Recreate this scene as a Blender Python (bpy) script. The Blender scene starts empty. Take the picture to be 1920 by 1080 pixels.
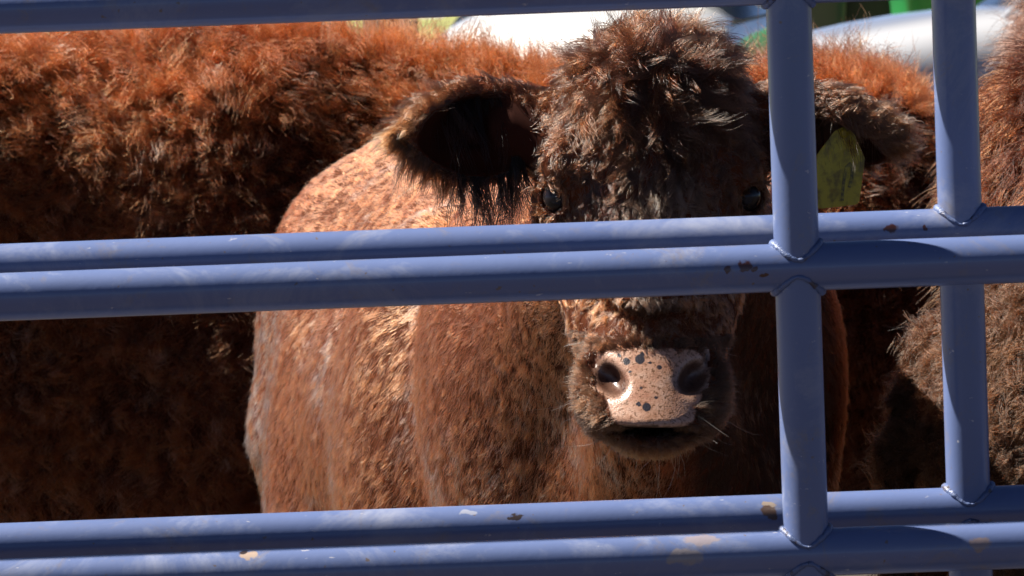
import bpy, bmesh, math, random
import numpy as np
from mathutils import Vector, Matrix, Euler

# ------------------------------------------------------------------ camera, sky, sun, exposure
S = bpy.context.scene
COL = S.collection
FPX = 9060.0                     # focal length in pixels of a 1920 wide frame
PITCH = math.radians(4.5)
ROLL = math.radians(2.15)
HD = 1.0                         # hair density
CAM = np.array([0.0, 0.0, 1.6])

cd = bpy.data.cameras.new('camera')
cam = bpy.data.objects.new('camera', cd)
COL.objects.link(cam)
cd.sensor_width = 36.0
cd.lens = FPX / 1920.0 * 36.0
cd.clip_start = 0.1
cd.clip_end = 2000.0
M_cam = Matrix.Rotation(math.radians(90) - PITCH, 4, 'X') @ Matrix.Rotation(-ROLL, 4, 'Z')
cam.matrix_world = Matrix.Translation(Vector(CAM)) @ M_cam
S.camera = cam
cd.dof.use_dof = True
cd.dof.focus_distance = 5.75
cd.dof.aperture_fstop = 24.0

SUN_DIR = Vector((-0.613, 0.178, 0.770)).normalized()
world = bpy.data.worlds.new('World')
S.world = world
world.use_nodes = True
wn = world.node_tree
sky = wn.nodes.new('ShaderNodeTexSky')
sky.sky_type = 'NISHITA'
sky.sun_disc = False
sky.sun_elevation = math.asin(SUN_DIR.z)
sky.sun_rotation = math.atan2(SUN_DIR.x, SUN_DIR.y)
sky.air_density = 0.19
sky.dust_density = 0.05
sky.ozone_density = 1.5
wn.links.new(sky.outputs[0], wn.nodes['Background'].inputs[0])
wn.nodes['Background'].inputs[1].default_value = 0.05

sl = bpy.data.lights.new('sun', 'SUN')
sl.energy = 5.0
sl.angle = math.radians(0.5)
sl.color = (1.0, 0.93, 0.83)
sun = bpy.data.objects.new('sun', sl)
sun.rotation_euler = SUN_DIR.to_track_quat('Z', 'Y').to_euler()
sun.location = (-6, 3, 9)
COL.objects.link(sun)

S.view_settings.view_transform = 'Standard'
S.view_settings.look = 'None'
S.view_settings.exposure = 1.58
S.view_settings.gamma = 1.0
S.render.engine = 'CYCLES'
S.cycles.max_bounces = 5
S.cycles.transmission_bounces = 5
S.cycles.diffuse_bounces = 2
S.cycles.glossy_bounces = 3
S.cycles.use_adaptive_sampling = False
S.cycles.use_denoising = True
S.cycles.filter_width = 1.5
S.cycles.sample_clamp_indirect = 1.5
S.cycles.sample_clamp_direct = 12.0
S.cycles_curves.shape = 'RIBBONS'
S.cycles_curves.subdivisions = 2

# ------------------------------------------------------------------ helpers
MC = np.array(M_cam.to_3x3())


def P(px, py, depth):
    """world point seen at photo pixel (px, py), at world depth y = depth"""
    d = MC @ np.array([(px - 960) / FPX, (540 - py) / FPX, -1.0])
    return CAM + d * (depth / d[1])


def project(p):
    q = (p - CAM) @ MC
    z = -q[:, 2]
    z = np.where(np.abs(z) < 1e-4, 1e-4, z)
    return 960 + FPX * q[:, 0] / z, 540 - FPX * q[:, 1] / z


def tag(o, label=None, cat=None, group=None, kind=None):
    if label: o['label'] = label
    if cat: o['category'] = cat
    if group: o['group'] = group
    if kind: o['kind'] = kind
    return o


def empty(name, loc=(0, 0, 0), rz=0.0):
    o = bpy.data.objects.new(name, None)
    o.location = loc
    o.rotation_euler = (0, 0, rz)
    o.empty_display_size = 0.2
    COL.objects.link(o)
    return o


def link(name, me, mats=(), parent=None, smooth=True):
    o = bpy.data.objects.new(name, me)
    COL.objects.link(o)
    for m in mats: me.materials.append(m)
    if smooth:
        me.polygons.foreach_set('use_smooth', [True] * len(me.polygons))
    if parent is not None: o.parent = parent
    return o


def bm_obj(name, bm, mats=(), parent=None, smooth=True, loc=None, rot=None):
    bmesh.ops.recalc_face_normals(bm, faces=bm.faces)
    me = bpy.data.meshes.new(name)
    bm.to_mesh(me)
    bm.free()
    o = link(name, me, mats, parent, smooth)
    if loc is not None: o.location = loc
    if rot is not None: o.rotation_euler = rot
    return o


def copy_tree(o, parent=None):
    c = o.copy()
    COL.objects.link(c)
    if parent is not None: c.parent = parent
    for ch in list(o.children): copy_tree(ch, c)
    return c


def add_tube(bm, pts, rad, seg=24, caps=True):
    pts = [Vector(p) for p in pts]
    n = len(pts)
    rads = rad if isinstance(rad, (list, tuple)) else [rad] * n
    t0 = (pts[1] - pts[0]).normalized()
    ref = Vector((0, 0, 1)) if abs(t0.z) < 0.9 else Vector((0, 1, 0))
    u = t0.cross(ref).normalized()
    rings = []
    for i, p in enumerate(pts):
        t = (pts[min(i + 1, n - 1)] - pts[max(i - 1, 0)]).normalized()
        u = (u - t * u.dot(t)).normalized()
        v = t.cross(u)
        rings.append([bm.verts.new(p + (u * math.cos(a) + v * math.sin(a)) * rads[i])
                      for a in [2 * math.pi * k / seg for k in range(seg)]])
    for i in range(n - 1):
        for k in range(seg):
            bm.faces.new((rings[i][k], rings[i][(k + 1) % seg], rings[i + 1][(k + 1) % seg], rings[i + 1][k]))
    if caps:
        bm.faces.new(rings[0][::-1]); bm.faces.new(rings[-1])


def add_box(bm, c, s, bevel=0.0):
    r = bmesh.ops.create_cube(bm, size=1.0, matrix=Matrix.Translation(Vector(c)) @ Matrix.Diagonal((s[0], s[1], s[2], 1)))
    if bevel > 0:
        es = list({e for v in r['verts'] for e in v.link_edges})
        bmesh.ops.bevel(bm, geom=es, offset=bevel, segments=3, affect='EDGES', profile=0.5)


class NT:
    """small helper for node materials"""
    def __init__(self, name):
        self.m = bpy.data.materials.new(name)
        self.m.use_nodes = True
        self.t = self.m.node_tree
        self.b = self.t.nodes.get('Principled BSDF')
        self.out = self.t.nodes.get('Material Output')

    def n(self, typ, **kw):
        x = self.t.nodes.new(typ)
        for k, v in kw.items(): setattr(x, k, v)
        return x

    def l(self, a, b): self.t.links.new(a, b)

    def noise(self, scale, detail=4, rough=0.55, vec=None, dist=0.0):
        x = self.n('ShaderNodeTexNoise')
        x.inputs['Scale'].default_value = scale
        x.inputs['Detail'].default_value = detail
        x.inputs['Roughness'].default_value = rough
        x.inputs['Distortion'].default_value = dist
        if vec is not None: self.l(vec, x.inputs['Vector'])
        return x.outputs['Fac']

    def ramp(self, fac, stops):
        x = self.n('ShaderNodeValToRGB')
        while len(x.color_ramp.elements) < len(stops): x.color_ramp.elements.new(0.5)
        for e, (p, c) in zip(x.color_ramp.elements, stops):
            e.position = p
            e.color = (c, c, c, 1) if isinstance(c, (int, float)) else (*c, 1)
        self.l(fac, x.inputs[0])
        return x.outputs[0]

    def mix(self, fac, a, b, typ='MIX'):
        x = self.n('ShaderNodeMix', data_type='RGBA', blend_type=typ)
        for s, i in ((fac, 0), (a, 6), (b, 7)):
            if hasattr(s, 'links'): self.l(s, x.inputs[i])
            elif i == 0: x.inputs[0].default_value = s
            else: x.inputs[i].default_value = (*s, 1)
        return x.outputs[2]

    def math(self, op, a, b=None, clamp=False):
        x = self.n('ShaderNodeMath', operation=op, use_clamp=clamp)
        for i, s in enumerate((a, b)):
            if s is None: continue
            if hasattr(s, 'links'): self.l(s, x.inputs[i])
            else: x.inputs[i].default_value = s
        return x.outputs[0]

    def bump(self, h, strength=0.3, dist=0.01):
        x = self.n('ShaderNodeBump')
        x.inputs['Strength'].default_value = strength
        x.inputs['Distance'].default_value = dist
        self.l(h, x.inputs['Height'])
        self.l(x.outputs[0], self.b.inputs['Normal'])

    def set(self, **kw):
        for k, v in kw.items():
            i = self.b.inputs[k.replace('_', ' ')]
            if hasattr(v, 'links'): self.l(v, i)
            else: i.default_value = (*v, 1) if isinstance(v, tuple) else v
        return self.m


def simple_mat(name, col, rough=0.5, metal=0.0, scale=8.0, var=0.25, coat=0.0):
    k = NT(name)
    tc = k.n('ShaderNodeTexCoord').outputs['Object']
    f = k.noise(scale, 5, 0.6, tc)
    c = k.mix(f, tuple(x * (1 - var) for x in col), tuple(min(1, x * (1 + var)) for x in col))
    return k.set(Base_Color=c, Roughness=rough, Metallic=metal, Coat_Weight=coat)


# ------------------------------------------------------------------ materials of the setting and the gates
def ground_mat():
    k = NT('ground')
    g = k.n('ShaderNodeNewGeometry').outputs['Position']
    sx = k.n('ShaderNodeSeparateXYZ'); k.l(g, sx.inputs[0])
    far = k.math('ADD', sx.outputs['Y'], k.math('MULTIPLY', k.noise(0.25, 3, 0.6, g), 8.0))
    far = k.ramp(k.math('DIVIDE', far, 60.0), [(0.47, 0.0), (0.55, 1.0)])
    n1 = k.noise(3.0, 8, 0.65, g)
    dirt = k.ramp(n1, [(0.3, (0.018, 0.012, 0.008)), (0.7, (0.05, 0.034, 0.022))])
    n2 = k.noise(1.3, 8, 0.7, g)
    grass = k.ramp(n2, [(0.3, (0.12, 0.15, 0.03)), (0.7, (0.26, 0.25, 0.08))])
    k.bump(n1, 0.6, 0.05)
    return k.set(Base_Color=k.mix(far, dirt, grass), Roughness=0.9)


def gate_paint(name, chips=(), base=(0.092, 0.130, 0.270)):
    """blue grey enamel with dust, scratches and the few rust chips the gates show"""
    k = NT(name)
    g = k.n('ShaderNodeNewGeometry').outputs['Position']
    n1 = k.noise(9.0, 6, 0.6, g)
    c = k.mix(n1, tuple(x * 0.88 for x in base), tuple(x * 1.12 for x in base))
    # dust in cloudy patches
    dust = k.ramp(k.noise(6.5, 9, 0.72, g, 0.6), [(0.51, 0.0), (0.68, 0.62)])
    c = k.mix(dust, c, (0.24, 0.26, 0.34))
    # fine specks and scratches
    mp = k.n('ShaderNodeMapping'); k.l(g, mp.inputs[0]); mp.inputs['Scale'].default_value = (40, 90, 90)
    scr = k.ramp(k.noise(1.4, 4, 0.6, mp.outputs[0]), [(0.69, 0.0), (0.73, 0.7)])
    c = k.mix(scr, c, (0.45, 0.44, 0.46))
    spk = k.ramp(k.noise(110.0, 2, 0.5, g), [(0.73, 0.0), (0.77, 0.9)])
    c = k.mix(spk, c, (0.12, 0.09, 0.08))
    muck = k.ramp(k.noise(14.0, 8, 0.75, g, 1.2), [(0.56, 0.0), (0.68, 0.55)])
    c = k.mix(muck, c, (0.17, 0.15, 0.15))
    rough = k.mix(dust, (0.36, 0.36, 0.36), (0.7, 0.7, 0.7))
    wob = k.n('ShaderNodeTexNoise'); wob.inputs['Scale'].default_value = 70.0; wob.inputs['Detail'].default_value = 4
    k.l(g, wob.inputs['Vector'])
    wv = k.n('ShaderNodeVectorMath', operation='MULTIPLY_ADD')
    k.l(wob.outputs['Color'], wv.inputs[0]); wv.inputs[1].default_value = (0.022, 0.022, 0.016)
    wv.inputs[2].default_value = (-0.011, -0.011, -0.008)
    av = k.n('ShaderNodeVectorMath', operation='ADD'); k.l(g, av.inputs[0]); k.l(wv.outputs[0], av.inputs[1])
    for (pt, r, col) in chips:
        d = k.n('ShaderNodeVectorMath', operation='SUBTRACT'); k.l(av.outputs[0], d.inputs[0]); d.inputs[1].default_value = tuple(pt)
        sc = k.n('ShaderNodeVectorMath', operation='DIVIDE'); k.l(d.outputs[0], sc.inputs[0]); sc.inputs[1].default_value = (r[0], 0.03, r[1])
        ln = k.n('ShaderNodeVectorMath', operation='LENGTH'); k.l(sc.outputs[0], ln.inputs[0])
        f = k.ramp(ln.outputs['Value'], [(0.75, 1.0), (1.0, 0.0)])
        c = k.mix(f, c, col)
    k.bump(k.noise(60.0, 3, 0.6, g), 0.06, 0.004)
    return k.set(Base_Color=c, Roughness=rough, Specular_IOR_Level=0.6, Coat_Weight=0.3, Coat_Roughness=0.12)


# ------------------------------------------------------------------ signed distance modelling for the animals
def v3(*a): return np.array(a, dtype=np.float32)


def ell(p, c, r, rot=None):
    q = p - np.asarray(c, np.float32)
    if rot is not None: q = q @ np.asarray(rot, np.float32)
    r = np.asarray(r, np.float32)
    a = q / r
    k0 = np.sqrt((a * a).sum(1)) + 1e-6
    b = a / r
    k1 = np.sqrt((b * b).sum(1)) + 1e-6
    return k0 * (k0 - 1) / k1


def cone(p, a, b, r1, r2):
    a = np.asarray(a, np.float32); b = np.asarray(b, np.float32)
    ba = b - a
    pa = p - a
    h = np.clip(pa @ ba / float(ba @ ba), 0, 1)
    q = pa - h[:, None] * ba
    return np.sqrt((q * q).sum(1)) - (r1 + (r2 - r1) * h)


def smin(a, b, k):
    h = np.maximum(k - np.abs(a - b), 0) / k
    return np.minimum(a, b) - h * h * k * 0.25


def ssub(a, b, k): return -smin(-a, b, k)


def rotm(rx=0, ry=0, rz=0):
    return np.array(Euler((math.radians(rx), math.radians(ry), math.radians(rz))).to_matrix(), np.float32)


def chunked(f, p, n=400000):
    p = np.asarray(p, np.float32)
    return np.concatenate([f(p[i:i + n]) for i in range(0, len(p), n)]) if len(p) else np.zeros(0, np.float32)


def grad(f, p, e=0.0015):
    k = np.array([[1, -1, -1], [-1, -1, 1], [-1, 1, -1], [1, 1, 1]], np.float32)
    g = np.zeros_like(p)
    for v in k: g += v * chunked(f, p + v * e)[:, None]
    l = np.sqrt((g * g).sum(1))[:, None] + 1e-9
    return g / l, l[:, 0] / (4 * e)


def snap(f, p, it=2):
    for _ in range(it):
        n, l = grad(f, p)
        d = chunked(f, p) / np.maximum(l, 0.35)
        p = p - n * np.clip(d, -0.02, 0.02)[:, None]
    return p.astype(np.float32)


def surface_nets(f, xs, ys, zs):
    nx, ny, nz = len(xs), len(ys), len(zs)
    F = np.empty((nx, ny, nz), np.float32)
    YY, ZZ = np.meshgrid(ys, zs, indexing='ij')
    base = np.stack([np.zeros(YY.size), YY.ravel(), ZZ.ravel()], 1).astype(np.float32)
    step = max(1, 300000 // base.shape[0])
    for i in range(0, nx, step):
        js = range(i, min(nx, i + step))
        pts = np.concatenate([base + v3(xs[j], 0, 0) for j in js])
        F[i:i + len(js)] = f(pts).reshape(len(js), ny, nz)
    I = F < 0
    cnt = np.zeros((nx - 1, ny - 1, nz - 1), np.int8)
    for dx in (0, 1):
        for dy in (0, 1):
            for dz in (0, 1):
                cnt += I[dx:nx - 1 + dx, dy:ny - 1 + dy, dz:nz - 1 + dz]
    act = (cnt > 0) & (cnt < 8)
    ids = np.full(act.shape, -1, np.int64)
    c = np.argwhere(act)
    ids[act] = np.arange(len(c))
    X = [np.asarray(a, np.float32) for a in (xs, ys, zs)]
    acc = np.zeros((len(c), 3), np.float32); num = np.zeros(len(c), np.float32)
    corners = [(a, b, d) for a in (0, 1) for b in (0, 1) for d in (0, 1)]
    for a in corners:
        for ax in range(3):
            if a[ax]: continue
            b = list(a); b[ax] = 1
            ca = c + np.array(a); cb = c + np.array(b)
            fa = F[ca[:, 0], ca[:, 1], ca[:, 2]]; fb = F[cb[:, 0], cb[:, 1], cb[:, 2]]
            m = (fa < 0) != (fb < 0)
            t = np.where(m, fa / np.where(m, fa - fb, 1), 0)
            pa = np.stack([X[i][ca[:, i]] for i in range(3)], 1)
            pb = np.stack([X[i][cb[:, i]] for i in range(3)], 1)
            acc += np.where(m[:, None], pa + (pb - pa) * t[:, None], 0)
            num += m
    V = acc / num[:, None]
    faces = []
    for ax in range(3):
        o1, o2 = [(1, 2), (2, 0), (0, 1)][ax]
        sl = [slice(None)] * 3; sh = [slice(None)] * 3
        sl[ax] = slice(0, -1); sh[ax] = slice(1, None)
        A = I[tuple(sl)]; B = I[tuple(sh)]
        e = np.argwhere(A != B)
        e = e[(e[:, o1] > 0) & (e[:, o2] > 0) & (e[:, o1] < F.shape[o1] - 1) & (e[:, o2] < F.shape[o2] - 1)]
        flip = A[e[:, 0], e[:, 1], e[:, 2]]
        q = []
        for d1, d2 in ((0, 0), (1, 0), (1, 1), (0, 1)):
            cc = e.copy(); cc[:, o1] -= d1; cc[:, o2] -= d2
            q.append(ids[cc[:, 0], cc[:, 1], cc[:, 2]])
        q = np.stack(q, 1)
        q[~flip] = q[~flip][:, ::-1]
        faces.append(q)
    Q = np.concatenate(faces)
    Q = Q[(Q >= 0).all(1)]
    return snap(f, V, 3), Q[:, ::-1] if False else Q


def np_mesh(name, V, Q):
    me = bpy.data.meshes.new(name)
    me.vertices.add(len(V)); me.vertices.foreach_set('co', V.astype(np.float32).ravel())
    me.loops.add(Q.size); me.loops.foreach_set('vertex_index', Q.astype(np.int32).ravel())
    me.polygons.add(len(Q)); me.polygons.foreach_set('loop_start', np.arange(0, Q.size, 4, dtype=np.int32))
    me.update(calc_edges=True); me.validate()
    bm = bmesh.new(); bm.from_mesh(me)
    bmesh.ops.recalc_face_normals(bm, faces=bm.faces)
    bm.to_mesh(me); bm.free()
    return me


def axis(lo, hi, step, fine=None, fstep=0.004):
    if fine is None: return np.arange(lo, hi + step, step)
    a = np.arange(lo, fine[0], step); b = np.arange(fine[0], fine[1], fstep); c = np.arange(fine[1], hi + step, step)
    return np.concatenate([a, b, c])


# ------------------------------------------------------------------ hair
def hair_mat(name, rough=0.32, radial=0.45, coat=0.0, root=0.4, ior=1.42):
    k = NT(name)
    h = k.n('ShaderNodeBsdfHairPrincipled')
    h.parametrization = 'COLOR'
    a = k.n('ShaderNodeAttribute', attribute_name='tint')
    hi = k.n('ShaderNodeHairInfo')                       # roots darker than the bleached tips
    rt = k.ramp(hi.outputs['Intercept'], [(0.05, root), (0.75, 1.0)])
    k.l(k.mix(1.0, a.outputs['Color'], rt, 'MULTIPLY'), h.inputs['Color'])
    h.inputs['Roughness'].default_value = rough
    h.inputs['Radial Roughness'].default_value = radial
    h.inputs['Coat'].default_value = coat
    h.inputs['IOR'].default_value = ior
    h.inputs['Random Roughness'].default_value = 0.3
    k.l(h.outputs[0], k.out.inputs['Surface'])
    return k.m


def tri_sample(V, Q, n, weight, rng):
    T = np.concatenate([Q[:, [0, 1, 2]], Q[:, [0, 2, 3]]])
    a, b, c = V[T[:, 0]], V[T[:, 1]], V[T[:, 2]]
    cr = np.cross(b - a, c - a)
    area = np.sqrt((cr * cr).sum(1)) * 0.5
    w = area * weight((a + b + c) / 3)
    w = w / w.sum()
    i = rng.choice(len(T), n, p=w)
    u = rng.random((n, 1)).astype(np.float32); v = rng.random((n, 1)).astype(np.float32)
    m = (u + v) > 1
    u = np.where(m, 1 - u, u); v = np.where(m, 1 - v, v)
    return (a[i] + (b[i] - a[i]) * u + (c[i] - a[i]) * v).astype(np.float32)


def unit(a): return a / (np.sqrt((a * a).sum(1))[:, None] + 1e-9)


def vnoise(p, scale, seed):
    """smooth pseudo noise, three channels in -1..1"""
    r = np.random.default_rng(seed)
    out = np.zeros((len(p), 3), np.float32)
    for o in range(5):
        k = r.normal(size=(3, 3)) * scale * (1.0 + 0.55 * o)
        ph = r.random(3) * 6.28
        out += np.sin(p @ k.T.astype(np.float32) + ph.astype(np.float32)) / (1 + 0.35 * o)
    return out / 2.2


def visible_weight(f, view_min=-0.35, out=0.05, pad=240):
    def w(p):
        n, _ = grad(f, p)
        d = unit(CAM.astype(np.float32) - p)
        facing = (n * d).sum(1)
        px, py = project(p)
        ins = (px > -pad) & (px < 1920 + pad) & (py > -pad) & (py < 1080 + pad)
        return np.where(ins & (facing > view_min), 1.0, out) * np.where(facing > -0.9, 1, 0.5)
    return w


def grow(name, parent, mat, f, centers, per, spread, flow, length, lift, tint, width,
         clump=0.8, curl=0.0, curl_f=1.5, jit=0.15, droop=0.0, npt=6, seed=1, ljit=0.3, wild=0.05, raw=None):
    """strands in clumps: every clump shares one bent and curled guide"""
    rng = np.random.default_rng(seed)
    m = len(centers)
    nC, _ = grad(f, centers)
    fl = flow(centers, nC)
    fl = fl + vnoise(centers, 30.0, seed + 5) * jit + rng.normal(size=(m, 3)).astype(np.float32) * jit
    fl = unit(fl - nC * (fl * nC).sum(1)[:, None])
    lf = lift(centers, nC) if callable(lift) else np.full(m, lift, np.float32)
    lf = lf * (1 + 0.3 * rng.normal(size=m))
    L = (length(centers) if callable(length) else np.full(m, length)).astype(np.float32)
    L = L * (1 + ljit * rng.normal(size=m).astype(np.float32)).clip(0.35, 1.8)
    side = np.cross(nC, fl)
    ph = (rng.random(m) * 6.283).astype(np.float32)
    cs = (0.6 + 0.8 * rng.random(m)).astype(np.float32) * np.where(rng.random(m) < 0.5, -1, 1)
    col = tint(centers, rng)
    # strands
    ci = np.repeat(np.arange(m), per)
    N = len(ci)
    t1 = fl[ci]; t2 = side[ci]
    sp = spread(centers)[ci] if callable(spread) else spread
    off = (rng.normal(size=(N, 1)) * t1 + rng.normal(size=(N, 1)) * t2).astype(np.float32) * (sp[:, None] if hasattr(sp, 'shape') else sp)
    root = snap(f, centers[ci] + off, 2)
    off = root - centers[ci]
    nS, _ = grad(f, root)
    Ls = L[ci] * (1 + 0.22 * rng.normal(size=N)).clip(0.4, 1.6)
    T = np.linspace(0, 1, npt).astype(np.float32)
    pos = np.empty((N, npt, 3), np.float32)
    own = rng.normal(size=(N, 3)).astype(np.float32) * wild
    cl, sl_ = np.cos(lf)[ci][:, None], np.sin(lf)[ci][:, None]
    d0 = fl[ci] * cl + (0.5 * nC[ci] + 0.5 * nS) * sl_
    if raw is not None:                                  # hanging locks keep their own direction
        rd = unit(np.asarray(raw, np.float32) + jit * rng.normal(size=(m, 3)).astype(np.float32))
        d0 = rd[ci]
    for j, t in enumerate(T):
        a = 6.283 * curl_f * t * cs[ci] + ph[ci]
        amp = curl * t ** 1.1
        cv = (t2 * (np.cos(a) - np.cos(ph[ci]))[:, None] + nC[ci] * (np.sin(a) - np.sin(ph[ci]))[:, None] * 0.6) * amp
        g = d0 * t + cv + own * t + fl[ci] * (droop * t * t)
        g = g - nC[ci] * (0.5 * np.maximum(0, 0) + 0.0)
        pos[:, j] = root + g * Ls[:, None] - off * (clump * t ** 1.3)
    hc = bpy.data.hair_curves.new(name)
    hc.add_curves([npt] * N)
    hc.attributes['position'].data.foreach_set('vector', pos.ravel())
    rad = np.empty((N, npt), np.float32)
    w = (width(centers)[ci] if callable(width) else np.full(N, width)).astype(np.float32)
    rad[:] = 0.5 * w[:, None] * (1 - 0.75 * T ** 2)[None, :]
    ra = hc.attributes.get('radius') or hc.attributes.new('radius', 'FLOAT', 'POINT')
    ra.data.foreach_set('value', rad.ravel())
    C = np.ones((N, 4), np.float32)
    C[:, :3] = col[ci] * (1 + 0.14 * rng.normal(size=(N, 1))).clip(0.5, 1.6)
    C[:, :3] = C[:, :3].clip(0.004, 0.9)
    ta = hc.attributes.new('tint', 'FLOAT_COLOR', 'CURVE')
    ta.data.foreach_set('color', C.ravel())
    o = bpy.data.objects.new(name, hc)
    hc.materials.append(mat)
    COL.objects.link(o)
    o.parent = parent
    return o


def skin_mat(name, under):
    """hide under the coat; the attribute 'bare' marks the naked nose leather, 'deep' the ear and nostril inside"""
    k = NT(name)
    tc = k.n('ShaderNodeNewGeometry').outputs['Position']
    bare = k.n('ShaderNodeAttribute', attribute_name='bare').outputs['Fac']
    deep = k.n('ShaderNodeAttribute', attribute_name='deep').outputs['Fac']
    n1 = k.noise(40, 4, 0.6, tc)
    hide = k.mix(n1, tuple(x * 0.7 for x in under), tuple(x * 1.3 for x in under))
    n2 = k.noise(55, 6, 0.65, tc)
    nose = k.ramp(n2, [(0.3, (0.27, 0.125, 0.08)), (0.5, (0.36, 0.205, 0.14)), (0.7, (0.41, 0.265, 0.20))])
    # tiny freckles and mud
    fr = k.ramp(k.noise(270, 3, 0.6, tc), [(0.53, 0.0), (0.61, 0.8)])
    mud = k.ramp(k.noise(36, 6, 0.7, tc), [(0.5, 0.0), (0.68, 0.55)])
    nose = k.mix(mud, nose, (0.22, 0.10, 0.05))
    nose = k.mix(fr, nose, (0.10, 0.045, 0.02))
    vo = k.n('ShaderNodeTexVoronoi'); vo.inputs['Scale'].default_value = 62; vo.inputs['Randomness'].default_value = 1.0
    k.l(tc, vo.inputs['Vector'])
    sp = k.ramp(vo.outputs['Distance'], [(0.17, 1.0), (0.24, 0.0)])
    pick = k.ramp(k.noise(20, 2, 0.5, tc), [(0.56, 0.0), (0.62, 1.0)])
    spots = k.math('MULTIPLY', sp, pick)
    sa = k.n('ShaderNodeAttribute', attribute_name='spot').outputs['Fac']
    spots = k.math('MAXIMUM', spots, k.ramp(sa, [(0.4, 0.0), (0.6, 1.0)]))
    nose = k.mix(spots, nose, (0.02, 0.018, 0.025))
    c = k.mix(k.ramp(bare, [(0.35, 0.0), (0.65, 1.0)]), hide, nose)
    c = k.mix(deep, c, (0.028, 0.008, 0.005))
    cell = k.n('ShaderNodeTexVoronoi'); cell.inputs['Scale'].default_value = 520; k.l(tc, cell.inputs['Vector'])
    k.bump(k.math('MULTIPLY', k.math('ADD', cell.outputs['Distance'], k.noise(150, 3, 0.6, tc)), bare), 0.16, 0.002)
    return k.set(Base_Color=c, Roughness=k.ramp(bare, [(0.3, 0.85), (0.7, 0.3)]),
                 Specular_IOR_Level=k.ramp(bare, [(0.3, 0.06), (0.7, 0.5)]))


def set_attr(me, name, val):
    a = me.attributes.new(name, 'FLOAT', 'POINT')
    a.data.foreach_set('value', np.asarray(val, np.float32))


# ------------------------------------------------------------------ the body every animal shares (local: x forward, z up)
def body_prims(q, barrel=0.34, top=0.0, hip=0.29):
    d = ell(q, (-0.12, 0, 0.86 + min(0, top) * 0.7), (0.62, barrel, 0.37))
    d = smin(d, ell(q, (-0.60, 0, 1.0 + top), (0.30, hip, 0.27)), 0.12)
    d = smin(d, cone(q, (0.50, 0, 1.10 + top), (-0.55, 0, 1.12 + top), 0.14, 0.15), 0.16)
    for s in (-1, 1):
        d = smin(d, ell(q, (0.46, s * 0.14, 0.88), (0.21, 0.15, 0.36)), 0.07)
        d = smin(d, ell(q, (-0.62, s * 0.14, 0.86), (0.20, 0.14, 0.30)), 0.08)
        d = smin(d, cone(q, (0.48, s * 0.16, 0.60), (0.50, s * 0.16, 0.38), 0.10, 0.062), 0.06)
        d = smin(d, cone(q, (0.50, s * 0.16, 0.38), (0.49, s * 0.16, 0.07), 0.055, 0.042), 0.03)
        d = smin(d, cone(q, (0.50, s * 0.16, 0.06), (0.52, s * 0.16, 0.035), 0.05, 0.052), 0.02)
        d = smin(d, cone(q, (-0.60, s * 0.17, 0.75), (-0.60, s * 0.17, 0.56), 0.14, 0.085), 0.06)
        d = smin(d, cone(q, (-0.60, s * 0.17, 0.56), (-0.76, s * 0.17, 0.44), 0.08, 0.055), 0.04)
        d = smin(d, cone(q, (-0.76, s * 0.17, 0.44), (-0.70, s * 0.17, 0.07), 0.05, 0.04), 0.03)
        d = smin(d, cone(q, (-0.70, s * 0.17, 0.06), (-0.67, s * 0.17, 0.035), 0.05, 0.052), 0.02)
    d = smin(d, ell(q, (0.60, 0, 0.78), (0.18, 0.16, 0.24)), 0.10)
    d = smin(d, cone(q, (-0.86, 0, 1.10 + top), (-0.93, 0, 0.95 + top), 0.035, 0.028), 0.05)
    d = smin(d, cone(q, (-0.93, 0, 0.95 + top), (-0.93, 0, 0.45), 0.025, 0.03), 0.02)
    return d


def generic_head(q, nod=0.0, turn=0.0):
    """neck and head of the animals whose faces are out of sight"""
    hx, hy, hz = 1.10, turn, 1.14 + nod
    d = cone(q, (0.50, 0, 0.98), (0.98, turn * 0.7, 1.08 + nod), 0.25, 0.16)
    d = smin(d, cone(q, (0.62, 0, 0.74), (0.98, turn * 0.7, 0.98 + nod), 0.12, 0.09), 0.10)
    d = smin(d, ell(q, (hx, hy, hz), (0.14, 0.12, 0.13)), 0.08)
    d = smin(d, cone(q, (hx + 0.05, hy, hz), (hx + 0.28, hy, hz - 0.22), 0.11, 0.075), 0.06)
    d = smin(d, ell(q, (hx + 0.30, hy, hz - 0.25), (0.075, 0.085, 0.06)), 0.04)
    for s in (-1, 1):
        d = smin(d, ell(q, (hx - 0.02, hy + s * 0.19, hz + 0.02), (0.035, 0.10, 0.055)), 0.03)
    return d


class Frame:
    def __init__(self, loc, heading, scale=1.0):
        c, s = math.cos(heading), math.sin(heading)
        self.R = np.array([[c, -s, 0], [s, c, 0], [0, 0, 1]], np.float32)   # local -> world
        self.o = np.array(loc, np.float32); self.s = scale

    def inv(self, p): return ((p - self.o) @ self.R) / self.s
    def fwd(self, q): return (np.asarray(q, np.float32) * self.s) @ self.R.T + self.o
    def vec(self, v): return np.asarray(v, np.float32) @ self.R.T
# ------------------------------------------------------------------ ground
gm = bpy.data.meshes.new('ground')
bmg = bmesh.new()
for x in (-300, 300):
    for y in (-40, 900): bmg.verts.new((x, y, 0))
vs = list(bmg.verts)
bmg.faces.new((vs[0], vs[2], vs[3], vs[1]))
tag(bm_obj('ground', bmg, [ground_mat()], smooth=False), kind='structure')

# ------------------------------------------------------------------ gates of welded steel tube
RR, RP = 0.0250, 0.0236


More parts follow.
